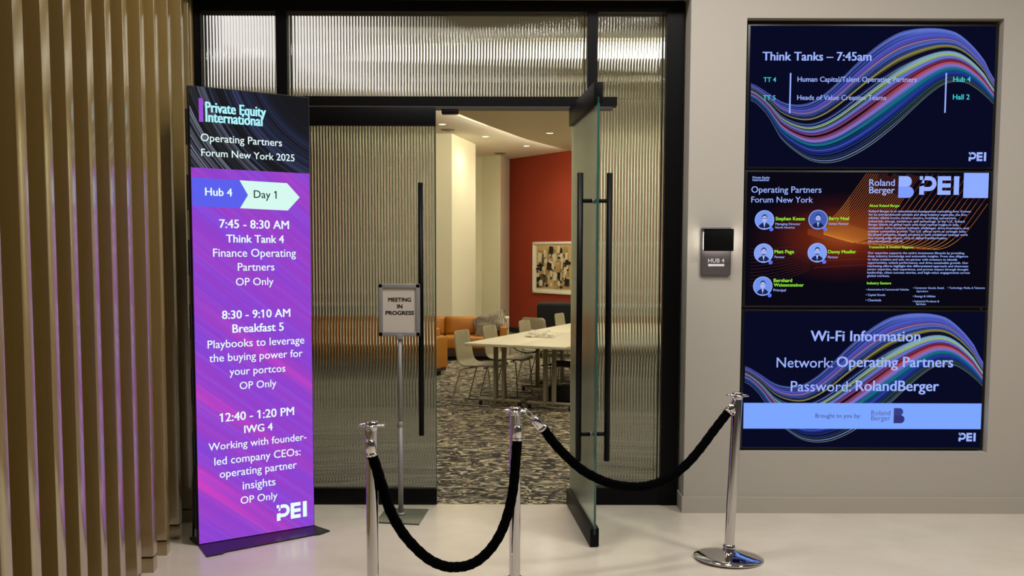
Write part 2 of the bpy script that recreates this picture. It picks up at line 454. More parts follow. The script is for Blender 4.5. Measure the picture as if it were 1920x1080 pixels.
def handle(parent, x, y, z0, z1, side):
    h = MB().tube([(x, y + side * .085, z0), (x, y + side * .085, z1)], .0175, black_metal, 16)
    o = h.build('pull_handle', parent)
    for zz in (z0 + (z1 - z0) * .095, z0 + (z1 - z0) * .905):
        m = MB().tube([(x, y + side * .006, zz), (x, y + side * .075, zz)], .0115, black_metal, 12)
        m.tube([(x, y + side * .006, zz), (x, y + side * .016, zz)], .015, grey_metal, 12)
        m.build('standoff', o)
def door_leaf(name, label, loc, rz, Wd, sgn):
    """leaf in local x from the pivot (0) to the latch edge (sgn*Wd)"""
    t = thing(name, label, 'door', loc, rz, kind='structure')
    a, b_ = sorted((0, sgn * Wd))
    MB().box((a, -.026, .006), (b_, .026, .113), black_metal, bev=.002).build('bottom_rail', t)
    MB().box((a, -.026, 2.552), (b_, .026, 2.672), black_metal, bev=.002).build('top_rail', t)
    g = flute(MB(), a + .004, b_ - .004, .113, 2.552, -.003, flute_glass if sgn > 0 else leaf_glass, pitch=.02).build('glass_panel', t)
    e = sgn * Wd - sgn * .002
    MB().box((e - .002, -.0075, .075), (e + .002, .0055, 2.59), green_edge).build('glass_edge', t)
    hx = sgn * (Wd - .095)
    handle(t, hx, 0, .491, 2.172, -1)
    if sgn < 0: handle(t, hx, 0, .491, 2.172, 1)
    return t
door_leaf('door_1', 'closed left door leaf of reeded glass with black rails and long pull bar', (-1.482, 0, 0), 0, .972, 1)
door_leaf('door_2', 'open right door leaf of greenish glass swung toward the lobby', (.40, .0, 0), math.atan2(.972, -.084), .976, -1)
# swing: leaf runs from the pivot toward the lobby
bpy.data.objects['door_2'].rotation_euler = (0, 0, math.atan2(-.972, .084) + PI)

# ------------------------------------------------------------------ LED totem sign
SW, SH = .712, 2.645
srot = math.atan2(.404, .586)
t = thing('digital_sign', 'tall freestanding lit purple sign reading Hub 4 Day 1 with the schedule', 'sign', (-1.821, -.966, 0), srot)
led = bpy.data.materials.new('led_purple'); led.use_nodes = True
k = NT(led); k.nt.nodes.clear()
v, x, y, z = k.obj()
p = k.math('ADD', k.math('MULTIPLY', x, .62), k.math('MULTIPLY', z, .78))
q = k.math('SUBTRACT', k.math('MULTIPLY', x, .78), k.math('MULTIPLY', z, .62))
n1 = k.noise(k.comb(k.math('MULTIPLY', p, 5.), k.math('MULTIPLY', q, .35), 0.), 1., 2)
n2 = k.noise(k.comb(k.math('MULTIPLY', p, 34.), k.math('MULTIPLY', q, .5), 4.), 1., 3)
n3 = k.noise(k.comb(k.math('MULTIPLY', p, 60.), k.math('MULTIPLY', q, .4), 9.), 1., 1)
base = k.ramp(n1, [(.36, (134, 70, 214)), (.48, (146, 66, 204)), (.58, (160, 66, 198)), (.68, (206, 66, 196))])
f2 = k.ramp(n2, [(.48, (0, 0, 0)), (.62, (170, 170, 170))])
c2 = k.mix(f2, base, (146, 84, 226))
f3 = k.ramp(n3, [(.62, (0, 0, 0)), (.68, (130, 130, 130))])
c3 = k.mix(f3, c2, (196, 96, 214))
# header part: near-black with fine arcs
rx = k.math('SUBTRACT', x, 1.0); rz_ = k.math('SUBTRACT', z, 2.95)
r = k.math('SQRT', k.math('ADD', k.math('MULTIPLY', rx, rx), k.math('MULTIPLY', rz_, rz_)))
h1 = k.noise(k.comb(k.math('MULTIPLY', r, 130.), k.math('MULTIPLY', z, .6), 2.), 1., 1)
h2 = k.noise(k.comb(k.math('MULTIPLY', r, 14.), 0., 7.), 1., 0)
hm = k.math('MULTIPLY', k.ramp(h1, [(.42, (0, 0, 0)), (.62, (255, 255, 255))]), k.ramp(h2, [(.34, (30, 30, 30)), (.56, (190, 190, 190))]))
hr = k.ramp(r, [(.56, (0, 0, 0)), (.68, (255, 255, 255))])
hm = k.math('MULTIPLY', hm, hr)
hc = k.mix(hm, (27, 27, 31), k.ramp(r, [(.75, (62, 72, 120)), (.95, (84, 92, 128)), (1.1, (150, 156, 176))]))
sel = k.math('GREATER_THAN', z, 2.19)
col = k.mix(sel, c3, hc)
e = k.n('ShaderNodeEmission'); o = k.n('ShaderNodeOutputMaterial'); k.l(col, e.inputs[0]); k.l(e.outputs[0], o.inputs[0])
e.inputs[1].default_value = 1.0
MB().box((-.004, .003, .004), (SW + .004, .045, SH + .004), dark_plastic).build('cabinet', t)
scr = MB().box((0, -.001, .012), (SW, .003, SH), led).build('screen', t)
# side modules (dark notches along the left side)
for i in range(7):
    MB().box((-.016, .012, .10 + i * .37), (-.004, .04, .30 + i * .37), black_fab).build('side_latch', t)
TW = (232, 255, 252)
wt = em(TW)
lt = MB()
SIGN = [('Operating Partners', .057, .538, 2.342, 0), ('Forum New York 2025', .058, .616, 2.258, 0),
 ('Hub 4', .076, .231, 2.035, .02), ('7:45 - 8:30 AM', .154, .574, 1.852, .018), ('Think Tank 4', .192, .541, 1.768, .02),
 ('Finance Operating', .114, .616, 1.685, 0), ('Partners', .257, .479, 1.603, 0), ('OP Only', .244, .472, 1.517, 0),
 ('8:30 - 9:10 AM', .159, .574, 1.323, .018), ('Breakfast 5', .219, .531, 1.24, .02), ('Playbooks to leverage', .071, .662, 1.155, 0),
 ('the buying power for', .079, .65, 1.075, 0), ('your portcos', .196, .538, .99, 0), ('OP Only', .255, .48, .903, 0),
 ('12:40 - 1:20 PM', .143, .589, .719, .018), ('IWG 4', .278, .452, .639, .02), ('Working with founder-', .064, .667, .556, 0),
 ('led company CEOs:', .096, .628, .466, 0), ('operating partner', .126, .602, .388, 0), ('insights', .262, .464, .30, 0), ('OP Only', .248, .475, .214, 0)]
for s_, a, b_, zb, bo in SIGN:
    write(lt, s_, a, b_, zb, wt, -.004, bold=bo if bo else .006)
cy = em((176, 246, 255))
write(lt, 'Private Equity', .088, .441, 2.507, cy, -.004, h=.084, bold=.03)
write(lt, 'International', .088, .419, 2.452, cy, -.004, h=.084, bold=.03)
lt.build('lettering', t)
pei(lg := MB(), .468, .076, .197, .098, wt, -.004); lg.build('logo', t)
MB().box((.05, -.004, 2.45), (.074, -.001, 2.582), em((158, 76, 214))).build('accent_bar', t)
tagm = MB()
tagm.poly([(0.002, 2.134), (.277, 2.13), (.326, 2.046), (.277, 1.968), (.002, 1.973)][::-1], em((92, 98, 238)), -.0025)
tagm.poly([(.277, 2.13), (.567, 2.126), (.646, 2.044), (.569, 1.963), (.277, 1.968), (.326, 2.046)][::-1], em((214, 250, 240)), -.0026)
write(tagm, 'Day 1', .361, .50, 2.031, ink, -.004, bold=.006)
tagm.build('arrow_tag', t)
bp = MB()
bp.prism([(-.004, .02), (SW + .004, .02), (SW + .04, -.15), (SW - .045, -.187), (SW - .085, -.178), (.085, -.212), (.06, -.232), (-.03, -.236)], .001, .008, pr('satin_black_plate', (22, 22, 25), .32))
bp.build('base_plate', t)
for dx in (0.01, SW - .025):
    kk = MB()
    kk.tube([(dx, .05, .62), (dx, .07, .58), (dx, .115, .40), (dx, .14, .2), (dx, .15, .02)], .007, dark_plastic, 8)
    kk.tube([(dx, .05, .62), (dx, .06, .42), (dx, .07, .2), (dx, .06, .02)], .007, dark_plastic, 8)
    for (y0, z0, y1, z1) in ((.062, .45, .108, .42), (.068, .3, .13, .33), (.07, .12, .145, .2), (.062, .45, .13, .33)):
        kk.tube([(dx, y0, z0), (dx, y1, z1)], .005, dark_plastic, 8)
    kk.box((dx - .018, .045, .001), (dx + .018, .17, .012), dark_plastic)
    kk.build('rear_support', t)

# ------------------------------------------------------------------ wall displays
BL = (156, 180, 255)
tx = em(BL); cyan = em((64, 214, 220)); lime = em((150, 235, 60))
TOPC = [(1.539, 2.81), (1.636, 2.759), (1.733, 2.697), (1.829, 2.674), (1.925, 2.688), (2.019, 2.745), (2.113, 2.83), (2.206, 2.925), (2.299, 3.009), (2.392, 3.08), (2.486, 3.132), (2.58, 3.155), (2.675, 3.162), (2.771, 3.156), (2.867, 3.128), (2.966, 3.049), (3.046, 2.955), (3.112, 2.838)]
BOTC = [(1.541, 2.702), (1.59, 2.669), (1.659, 2.593), (1.739, 2.461), (1.837, 2.375), (1.934, 2.318), (2.031, 2.301), (2.127, 2.314), (2.222, 2.353), (2.317, 2.41), (2.411, 2.481), (2.504, 2.562), (2.597, 2.652), (2.69, 2.738), (2.783, 2.804), (2.859, 2.823), (2.936, 2.814), (3.015, 2.767), (3.074, 2.72), (3.112, 2.68)]
def interp(cur, x):
    P = cur
    if x <= P[0][0]: return P[0][1]
    for i in range(len(P) - 1):
        if x <= P[i + 1][0]:
            t_ = (x - P[i][0]) / (P[i + 1][0] - P[i][0])
            p0 = P[max(i - 1, 0)][1]; p1 = P[i][1]; p2 = P[i + 1][1]; p3 = P[min(i + 2, len(P) - 1)][1]
            return .5 * (2 * p1 + (p2 - p0) * t_ + (2 * p0 - 5 * p1 + 4 * p2 - p3) * t_ ** 2 + (3 * p1 - p0 - 3 * p2 + p3) * t_ ** 3)
    return P[-1][1]
WAVE = [(0, .06, (112, 134, 238)), (.06, .12, (84, 104, 220)), (.12, .16, (92, 84, 190)), (.165, .185, (176, 130, 176)), (.19, .24, (86, 116, 214)), (.25, .27, (70, 84, 180)),
        (.275, .31, (150, 146, 74)), (.31, .325, (104, 100, 50)), (.39, .44, (150, 196, 226)), (.44, .48, (178, 204, 140)), (.48, .53, (112, 130, 226)), (.535, .555, (120, 60, 120)),
        (.56, .58, (150, 36, 70)), (.59, .63, (206, 88, 104)), (.63, .675, (158, 122, 208)), (.675, .71, (108, 128, 220)), (.715, .76, (24, 128, 148)), (.765, .80, (26, 84, 160)), (.80, .85, (40, 56, 160)),
        (.86, .885, (38, 60, 140)), (.90, .915, (60, 120, 72)), (.935, .945, (84, 110, 90)), (.965, .972, (120, 140, 132)), (.99, 1.0, (120, 150, 140))]
def wave(mb, dz, y):
    xs = [1.54 + 1.572 * i / 48 for i in range(49)]
    rnd = random.Random(4)
    def band(a, b_, mat, yy, taper=False):
        A = [(q, interp(TOPC, q) * (1 - a) + interp(BOTC, q) * a + dz) for q in xs]
        tw = lambda q: a + (b_ - a) * (.12 + .88 * max(0., min(1., (2.62 - q) / .4)) if taper else 1.)
        B = [(q, interp(TOPC, q) * (1 - tw(q)) + interp(BOTC, q) * tw(q) + dz) for q in xs]
        mb.strip(B, A, mat, yy)
    for a, b_, c in WAVE:
        band(a, b_, em(c, .72), y)
    for i in range(60):
        a = rnd.random() * .98
        c = rnd.choice([(20, 22, 60), (14, 14, 34), (30, 36, 100), (120, 140, 220), (12, 12, 30), (12, 12, 30)])
        band(a, a + .005 + .010 * rnd.random() if c[0] < 40 else a + .005, em(c, .72), y - .0003, True)
def display(name, label, z0, z1, mat_bg):
    t = thing(name, label, 'display', (0, 0, 0), 0, 'stacked wall displays')
    MB().box((1.514, -.149, z0), (3.126, -.06, z1), screen_bezel, bev=.002).build('housing', t)
    MB().box((1.530, -.1505, z0 + .012), (3.112, -.1485, z1 - .012), mat_bg).build('screen', t)
    return t
navy = em((9, 11, 36))
Y1, Y2, Y3 = -.1515, -.1525, -.153
# top display
t = display('wall_display', 'top wall display listing Think Tanks 7:45am over a coloured wave', 2.264, 3.187, navy)
wv = MB(); wave(wv, 0, Y1); wv.build('wave_graphic', t)
lt = MB()
write(lt, 'Think Tanks – 7:45am', 1.612, 2.312, 2.955, tx, Y3, bold=.022)
for s_, a, b_, zb, m_ in [('TT 4', 1.62, 1.701, 2.819, cyan), ('Human Capital/Talent Operating Partners', 1.84, 2.609, 2.821, tx), ('Hub 4', 2.846, 2.957, 2.823, cyan),
                        ('TT 5', 1.62, 1.70, 2.704, cyan), ('Heads of Value Creation Teams', 1.841, 2.416, 2.705, tx), ('Hall 2', 2.848, 2.955, 2.71, cyan)]:
    write(lt, s_, a, b_, zb, m_, Y3, bold=.012)
lt.box((1.790, Y3, 2.62), (1.799, Y3 + .0005, 2.876), tx).box((2.795, Y3, 2.625), (2.804, Y3 + .0005, 2.879), tx)
lt.build('lettering', t)
lg = MB(); pei(lg, 2.963, 2.316, .115, .057, tx, Y3); lg.build('logo', t)
# middle display
mid = bpy.data.materials.new('screen_ember'); mid.use_nodes = True
k = NT(mid); k.nt.nodes.clear(); v, x, y, z = k.obj()
def glow(cx, cz, sx, sz):
    a = k.math('DIVIDE', k.math('SUBTRACT', x, cx), sx); b_ = k.math('DIVIDE', k.math('SUBTRACT', z, cz), sz)
    return k.math('SQRT', k.math('ADD', k.math('MULTIPLY', a, a), k.math('MULTIPLY', b_, b_)))
c = k.ramp(glow(2.16, 1.82, .62, .30), [(0, (150, 66, 26)), (.35, (96, 32, 18)), (.7, (40, 14, 20)), (1., (9, 8, 20))])
e = k.n('ShaderNodeEmission'); o = k.n('ShaderNodeOutputMaterial'); k.l(c, e.inputs[0]); k.l(e.outputs[0], o.inputs[0])
t = display('wall_display', 'middle wall display with five round portraits and orange lines', 1.361, 2.254, mid)
ln = MB()
golds = [em((228, 150, 60)), em((190, 104, 44)), em((136, 62, 34)), em((92, 40, 34))]
for i in range(40):
    x0_ = 1.93 + .0125 * min(i, 24) + .036 * max(0, i - 24)
    z0_ = 1.80 + .0036 * (20 - i) if i < 20 else 1.80 - .003 * (i - 20); pts = []
    for j in range(80):
        xx = max(1.93, x0_ - .12) + j * .015
        u_ = max(0., xx - x0_)
        zz = z0_ + (2.9 * u_ * u_ if u_ < .25 else 2.9 * (.0625 + .5 * (u_ - .25)))
        if xx > 3.105 or zz > 2.235: break
        pts.append((xx, zz))
    if len(pts) < 3: continue
    for a, b_, m_ in ((0, 7, golds[2]), (7, 18, golds[0]), (18, 30, golds[1]), (30, 80, golds[2])):
        sg = pts[a:b_ + 1]
        if len(sg) < 2: continue
        A, B = [], []
        for n_, p_ in enumerate(sg):
            q0 = sg[max(n_ - 1, 0)]; q1 = sg[min(n_ + 1, len(sg) - 1)]
            dx, dz = q1[0] - q0[0], q1[1] - q0[1]; L = math.hypot(dx, dz); w_ = .0011
            A.append((p_[0] - dz / L * w_, p_[1] + dx / L * w_)); B.append((p_[0] + dz / L * w_, p_[1] - dx / L * w_))
        ln.strip(B, A, m_, Y1)
for i in range(12):
    pts = [(1.56 + j * .03, 1.50 + i * .022 + .5 * (j * .03) ** 1.6 * (1 - i / 14)) for j in range(14)]
    ln.strip(pts, [(p_[0], p_[1] + .0016) for p_ in pts], golds[3], Y1)
for zz in (1.71, 1.66, 1.62):
    pts = [(1.98 + j * .03, zz + .02 * math.sin(j * .12)) for j in range(14)]
    ln.strip(pts, [(p_[0], p_[1] + .0022) for p_ in pts], em((130, 30, 40)), Y1)
ln.build('line_graphic', t)
lt = MB()
M2 = [('Operating Partners', 1.557, 2.013, 2.109, tx, .006), ('Forum New York', 1.558, 1.959, 2.045, tx, .006),
 ('Private Equity', 1.564, 1.675, 2.2, tx, .02), ('International', 1.564, 1.669, 2.184, tx, .02),
 ('Stephan Keese', 1.719, 1.909, 1.93, lime, .025), ('Managing Director', 1.718, 1.882, 1.899, tx, .01), ('North America', 1.718, 1.845, 1.877, tx, .01),
 ('Barry Neal', 2.067, 2.198, 1.933, lime, .025), ('Senior Partner', 2.067, 2.197, 1.902, tx, .01), ('Matt Page', 1.717, 1.844, 1.715, lime, .025),
 ('Partner', 1.718, 1.784, 1.684, tx, .01), ('Danny Mueller', 2.068, 2.25, 1.716, lime, .025), ('Partner', 2.067, 2.134, 1.684, tx, .01),
 ('Bernhard', 1.716, 1.836, 1.527, lime, .025), ('Weissensteiner', 1.717, 1.913, 1.498, lime, .025), ('Principal', 1.716, 1.797, 1.466, tx, .01),
 ('Roland', 2.324, 2.489, 2.155, tx, .012), ('Berger', 2.325, 2.49, 2.107, tx, .012),
 ('About Roland Berger', 2.328, 2.527, 2.019, lime, .025), ('Transaction & Investor Support', 2.332, 2.623, 1.75, lime, .025), ('Industry Sectors', 2.328, 2.486, 1.514, lime, .025),
 ('• Automotive & Commercial Vehicles', 2.322, 2.604, 1.474, tx, .01), ('• Capital Goods', 2.322, 2.45, 1.438, tx, .01), ('• Chemicals', 2.322, 2.424, 1.403, tx, .01),
 ('• Consumer Goods, Retail,', 2.632, 2.836, 1.485, tx, .01), ('Agriculture', 2.654, 2.731, 1.464, tx, .01), ('• Energy & Utilities', 2.632, 2.78, 1.43, tx, .01),
 ('• Industrial Products &', 2.632, 2.806, 1.397, tx, .01), ('Services', 2.655, 2.718, 1.379, tx, .01), ('• Technology, Media, & Telecoms', 2.858, 3.102, 1.486, tx, .01)]
for s_, a, b_, zb, m_, bo in M2: write(lt, s_, a, b_, zb, m_, Y3, bold=bo)
P1 = ['Roland Berger is an international management consulting firm. Known', 'for its entrepreneurial mindset and deep industry expertise, the firm',
      'advises clients across various sectors, including automotive,', 'industrials, energy, healthcare, and technology. In the U.S., Roland', 'Berger blends its global reach with local market insight to help',
      'companies solve complex business challenges, drive innovation, and', 'achieve sustainable growth. The U.S. offices serve as strategic hubs', 'for global initiatives, deeply involved in both traditional strategy work',
      'and cutting-edge topics, such as digital transformation,', 'decarbonization, and AI.']
P1w = [2.991, 2.965, 2.90, 2.953, 2.915, 2.98, 2.963, 2.978, 2.845, 2.555]
for i, s_ in enumerate(P1): write(lt, s_, 2.326, P1w[i], 1.984 - i * .0217, tx, Y3, bold=.02, h=.0195)
P2 = ['Our expertise supports the entire investment lifecycle by providing', 'deep industry knowledge and actionable insights. From due diligence', 'to value creation and exit, we partner with investors to identify',
      'opportunities, unlock performance, and drive sustainable growth. Our', 'marketing efforts highlight this differentiated approach and showcase', 'sector expertise, deal experience, and proven impact through thought',
      'leadership, client success stories, and high-value engagements across', 'global markets.']
P2w = [2.959, 2.984, 2.915, 2.987, 2.988, 2.99, 3.0, 2.475]
for i, s_ in enumerate(P2): write(lt, s_, 2.328, P2w[i], 1.713 - i * .0214, tx, Y3, bold=.02, h=.0195)
lt.build('lettering', t)
lg = MB(); pei(lg, 2.648, 2.098, .262, .12, em((150, 178, 255)), Y3); b_logo(lg, 2.514, 2.078, .102, .14, em((126, 156, 255)), em((150, 178, 255)), Y3)
lg.build('logo', t)
MB().box((2.938, Y3, 2.078), (3.1, Y3 + .0008, 2.24), em((142, 172, 255))).build('pale_square', t)
for i, (cx, cz) in enumerate([(1.647, 1.932), (1.997, 1.935), (1.646, 1.716), (1.997, 1.72), (1.645, 1.5)]):
    pm = MB(); R_ = .0635
    circ = lambda r_, x_=cx, z_=cz, ax=1., n_=28: [(x_ + r_ * ax * math.cos(2 * PI * j / n_), z_ + r_ * math.sin(2 * PI * j / n_)) for j in range(n_)]
    pm.poly(circ(R_), em((150, 178, 255)), Y1 - .0004)
    pm.poly(circ(R_ - .005), em([(120, 150, 236), (70, 92, 176), (132, 160, 240), (128, 160, 244), (112, 144, 232)][i]), Y1 - .0006)
    zb = cz - (R_ - .006) * .92
    pm.poly([(cx - .038, cz - .042), (cx - .03, cz - .030), (cx - .012, cz - .018), (cx + .012, cz - .018), (cx + .03, cz - .030), (cx + .038, cz - .042), (cx + .02, zb), (cx - .02, zb)], em((30, 36, 78)), Y1 - .0008)
    pm.poly([(cx - .007, cz - .018), (cx + .007, cz - .018), (cx, cz - .05)], em((176, 196, 250)), Y1 - .0010)
    pm.poly([(q_[0], q_[1] + .014) for q_ in circ(.023, ax=.78)], em((44, 52, 98)), Y1 - .0010)
    pm.poly([(q_[0], q_[1] + .006) for q_ in circ(.0215, ax=.76)], em((168, 184, 240)), Y1 - .0012)
    if i in (1, 2, 3):
        pm.poly([(cx + .0155 * math.cos(math.radians(200 + 14 * j)), cz + .002 + .0185 * math.sin(math.radians(200 + 14 * j))) for j in range(11)], em((86, 98, 160)), Y1 - .0013)
    if i == 0:
        pm.box((cx - .015, Y1 - .0016, cz + .008), (cx + .015, Y1 - .0014, cz + .011), em((40, 46, 90)))
    for sx in (-1, 1):
        pm.poly(circ(.0024, cx + sx * .0065, cz + .010, n_=8), em((40, 46, 90)), Y1 - .0015)
    pm.poly(circ(.0135, cx + .046, cz - .060, n_=18), em((84, 118, 236)), Y1 - .0016)
    pm.build('portrait', t)
# bottom display
t = display('wall_display', 'bottom wall display showing the Wi-Fi network and password', .419, 1.347, navy)
wv = MB(); wave(wv, -1.838, Y1); wv.build('wave_graphic', t)
lt = MB()
for s_, a, b_, zb, bo in [('Wi-Fi Information', 1.969, 2.689, 1.139, .02), ('Network:', 1.748, 2.118, .964, .004), ('Operating Partners', 2.145, 2.912, .968, .02),
                         ('Password:', 1.845, 2.244, .805, .004), ('RolandBerger', 2.276, 2.823, .809, .02)]:
    write(lt, s_, a, b_, zb, tx, Y3, bold=bo)
lt.build('lettering', t)
bd = MB(); bd.box((1.536, -.1527, .555), (3.112, -.1521, .727), em((124, 166, 255)))
dk = em((60, 66, 124))
write(bd, 'Brought to you by:', 2.013, 2.314, .629, dk, Y3); write(bd, 'Roland', 2.382, 2.509, .647, em((84, 92, 150)), Y3); write(bd, 'Berger', 2.383, 2.51, .612, em((84, 92, 150)), Y3)
b_logo(bd, 2.532, .594, .073, .101, em((50, 52, 118)), em((58, 62, 130)), Y3)
bd.build('sponsor_band', t)
lg = MB(); pei(lg, 2.966, .473, .115, .057, tx, Y3); lg.build('logo', t)

# ------------------------------------------------------------------ room plaque with its lit hood
t = thing('room_plaque', 'grey HUB 4 room plaque with black lit hood on the right wall', 'plaque', (1.32, -.2, 1.57))
MB().box((-.098, -.022, 0), (.098, -.004, .31), pr('plaque_grey', (88, 82, 84), .5, .2), bev=.008).box((-.07, -.004, .04), (.07, 0, .27), dark_plastic).build('plate', t)
hd = MB()
hd.box((-.094, -.092, .158), (.098, -.078, .30), black_metal, bev=.005)
hd.box((-.094, -.092, .286), (.098, -.02, .30), black_metal, bev=.005)
hd.build('hood', t)
MB().box((-.088, -.0775, .165), (.092, -.050, .282), em((255, 248, 236), 7.0)).build('lamp_panel', t)
lt = MB(); pw = pr('plaque_white', (240, 236, 240), .6)
write(lt, 'HUB 4', -.05, .054, .084, pw, -.0235)
MB().box((-.05, -.024, .060), (.054, -.0225, .075), pw).build('underline', t)
lt.build('lettering', t)

# ------------------------------------------------------------------ poster stand
t = thing('poster_stand', 'grey floor stand holding a MEETING IN PROGRESS notice by the left door', 'sign stand', (-.722, -.297, 0))
pl = MB()
pl.prism([(-.145, -.18), (.14, -.223), (.17, .133), (-.115, .16)], .001, .009, clear_glass)
pl.build('glass_base', t)
MB().tube([(0, 0, .009), (0, 0, .60)], .0165, grey_metal, 20).tube([(0, 0, .60), (0, 0, 1.19)], .0125, grey_metal, 20).build('pole', t)
MB().lathe([(.0165, .585), (.019, .59), (.019, .615), (.0125, .622)], grey_metal, 20).build('collar', t)
MB().lathe([(.0165, .009), (.03, .009), (.024, .02), (.0165, .024)], grey_metal, 20).build('foot_flange', t)
fm = MB(); a0, a1, z0, z1 = -.134, .132, 1.177, 1.514; e_ = .028
fm.box((a0, -.02, z0), (a1, .0, z0 + e_), grey_metal, bev=.004).box((a0, -.02, z1 - e_), (a1, 0, z1), grey_metal, bev=.004)
fm.box((a0, -.02, z0), (a0 + e_, 0, z1), grey_metal, bev=.004).box((a1 - e_, -.02, z0), (a1, 0, z1), grey_metal, bev=.004)
fm.box((a0 + .01, -.006, z0 + .01), (a1 - .01, .004, z1 - .01), grey_metal)
fo = fm.build('frame', t)
MB().box((-.02, -.022, z0 - .02), (.02, .02, z0 + .012), grey_metal, bev=.004).build('bracket', t)
sh = MB().box((a0 + .024, -.010, z0 + .024), (a1 - .024, -.007, z1 - .024), paper)
write(sh, 'MEETING', -.070, .074, 1.400, ink, -.0115, bold=.03, h=.036); write(sh, 'IN', -.014, .018, 1.357, ink, -.0115, bold=.03, h=.036); write(sh, 'PROGRESS', -.088, .092, 1.315, ink, -.0115, bold=.03, h=.036)
sh.build('notice', t)

# ------------------------------------------------------------------ stanchions and ropes
def stanchion(label, loc, tilt=None):
    t = thing('stanchion', label, 'stanchion', loc, 0, 'chrome rope stanchions')
    MB().lathe([(0, 0.001), (.192, .001), (.196, .006), (.193, .013), (.16, .024), (.08, .040), (.045, .046), (.036, .050), (.0, .050)], chrome, 64).build('base', t)
    MB().lathe([(.028, .045), (.028, .915)], chrome, 32).lathe([(.028, .045), (.034, .05), (.034, .075), (.0285, .08)], chrome, 32).build('pole', t)
    hm_ = MB().lathe([(.028, .90), (.030, .905), (.030, .936), (.026, .941), (.0, .941)], chrome, 32)
    hm_.build('cap', t)
    rg = MB()
    ring = []
    for j in range(64):
        q = 2 * PI * j / 64
        rr = .047 + .013 * math.cos(4 * q)
        ring.append((rr * math.cos(q), rr * math.sin(q), .922))
    rg.tube(ring, .0052, chrome, 8, closed=True)
    rg.lathe([(.028, .918), (.036, .918), (.036, .926), (.028, .926)], chrome, 32)
    rg.build('loop_ring', t)
    return t
sR = stanchion('chrome stanchion standing on its round base in front of the right wall', (1.222, -1.168, 0))
sR.rotation_euler = (math.radians(-2.1), math.radians(2.5), 0)
sM = stanchion('middle chrome stanchion holding both black ropes in front of the doorway', (.017, -1.696, 0))
sL = stanchion('left chrome stanchion at the end of the rope beside the lit sign', (-.64, -2.119, 0))
def hook(mb, a, b_):
    a, b_ = Vector(a), Vector(b_); d = (b_ - a); L = d.length; d.normalize()
    s_ = d.cross(Vector((0, 1, 0))).normalized() * .011
    n_ = 20; P = []
    for j in range(n_):
        q = 2 * PI * j / n_
        P.append(a + d * (L / 2 - L / 2 * math.cos(q)) + s_ * math.sin(q))
    mb.tube(P, .0035, chrome, 8, closed=True)
def rope(label, path, cap0, cap1, h0, h1):
    t = thing('barrier_rope', label, 'rope', path[len(path) // 2], 0, 'black velvet barrier ropes')
    o = Vector(path[len(path) // 2]); L = lambda p_: Vector(p_) - o
    sp = [L(p_) for p_ in smooth_path(path, 10)]
    rr = [.0245 + .0009 * math.sin(i * 1.1) + .0007 * math.sin(i * 2.3 + 1) for i in range(len(sp))]
    MB().tube(sp, rr, velvet, 20).build('velvet_cord', t)
    for (a, b_), hk in ((cap0, h0), (cap1, h1)):
        a, b_ = L(a), L(b_); d = (b_ - a).normalized()
        m_ = MB().tube([a, a + d * .006, a + d * .014, b_], [.012, .019, .0235, .0265], chrome, 24)
        m_.tube([b_ - d * .012, b_ - d * .004], [.0275, .0275], chrome, 24)
        c_ = m_.build('end_cap', t)
        hm = MB(); hook(hm, L(hk[0]), L(hk[1])); hm.build('hook', c_)
    return t
A = [(-.634, -2.165, .80), (-.614, -2.152, .725), (-.588, -2.136, .63), (-.559, -2.117, .526), (-.51, -2.085, .417), (-.448, -2.045, .325), (-.385, -2.005, .256), (-.321, -1.963, .213),
     (-.271, -1.932, .198), (-.213, -1.894, .194), (-.154, -1.856, .213), (-.094, -1.817, .264), (-.046, -1.786, .34), (-.011, -1.764, .442), (.009, -1.751, .546), (.019, -1.744, .662), (.028, -1.739, .786)]
rope('black velvet rope sagging between the left and middle stanchions', A, ((-.645, -2.172, .868), (-.633, -2.164, .792)), ((.029, -1.738, .858), (.028, -1.739, .78)),
     ((-.652, -2.168, .926), (-.645, -2.172, .862)), ((.027, -1.742, .926), (.029, -1.738, .852)))
B = [(.158, -1.633, .824), (.216, -1.606, .742), (.286, -1.574, .662), (.367, -1.538, .586), (.449, -1.501, .533), (.532, -1.463, .494), (.616, -1.425, .472), (.701, -1.387, .463), (.787, -1.348, .472),
     (.875, -1.309, .504), (.963, -1.269, .563), (1.04, -1.234, .639), (1.107, -1.204, .718), (1.163, -1.178, .782), (1.203, -1.16, .826)]
rope('black velvet rope sagging between the middle and right stanchions', B, ((.107, -1.655, .880), (.160, -1.632, .821)), ((1.240, -1.143, .872), (1.201, -1.161, .824)),
     ((.064, -1.675, .926), (.108, -1.655, .878)), ((1.228, -1.172, .914), (1.241, -1.143, .868)))

# ------------------------------------------------------------------ conference room furniture
def ctable(label, loc, rz):
    t = thing('conference_table', label, 'table', loc, rz, 'white conference tables pushed together')
    MB().box((.002, .002, .700), (.598, 1.848, .73), table_white, bev=.003).build('tabletop', t)
    for yy in (.30, 1.55):
        m_ = MB()
        for xx in (.25, .35):
            m_.box((xx - .018, yy - .03, .05), (xx + .018, yy + .03, .70), cream_metal, bev=.004)
        m_.box((.04, yy - .025, .055), (.25, yy + .025, .085), cream_metal, bev=.006).box((.25, yy - .025, .06), (.56, yy + .025, .088), cream_metal, bev=.006)
        m_.box((.1, yy - .03, .675), (.5, yy + .03, .70), dark_plastic)
        lg_ = m_.build('leg', t)
        for xx in (.06, .54):
            MB().tube([(xx - .012, yy, .028), (xx + .012, yy, .028)], .027, dark_plastic, 16).box((xx - .012, yy - .012, .03), (xx + .012, yy + .012, .058), dark_plastic).build('caster', lg_)
    return t
ld = Vector((.40, .917, 0)).normalized(); rzt = math.atan2(-ld.x, ld.y)
px = Vector((ld.y, -ld.x, 0)); O = Vector((-.529, 4.115, 0))
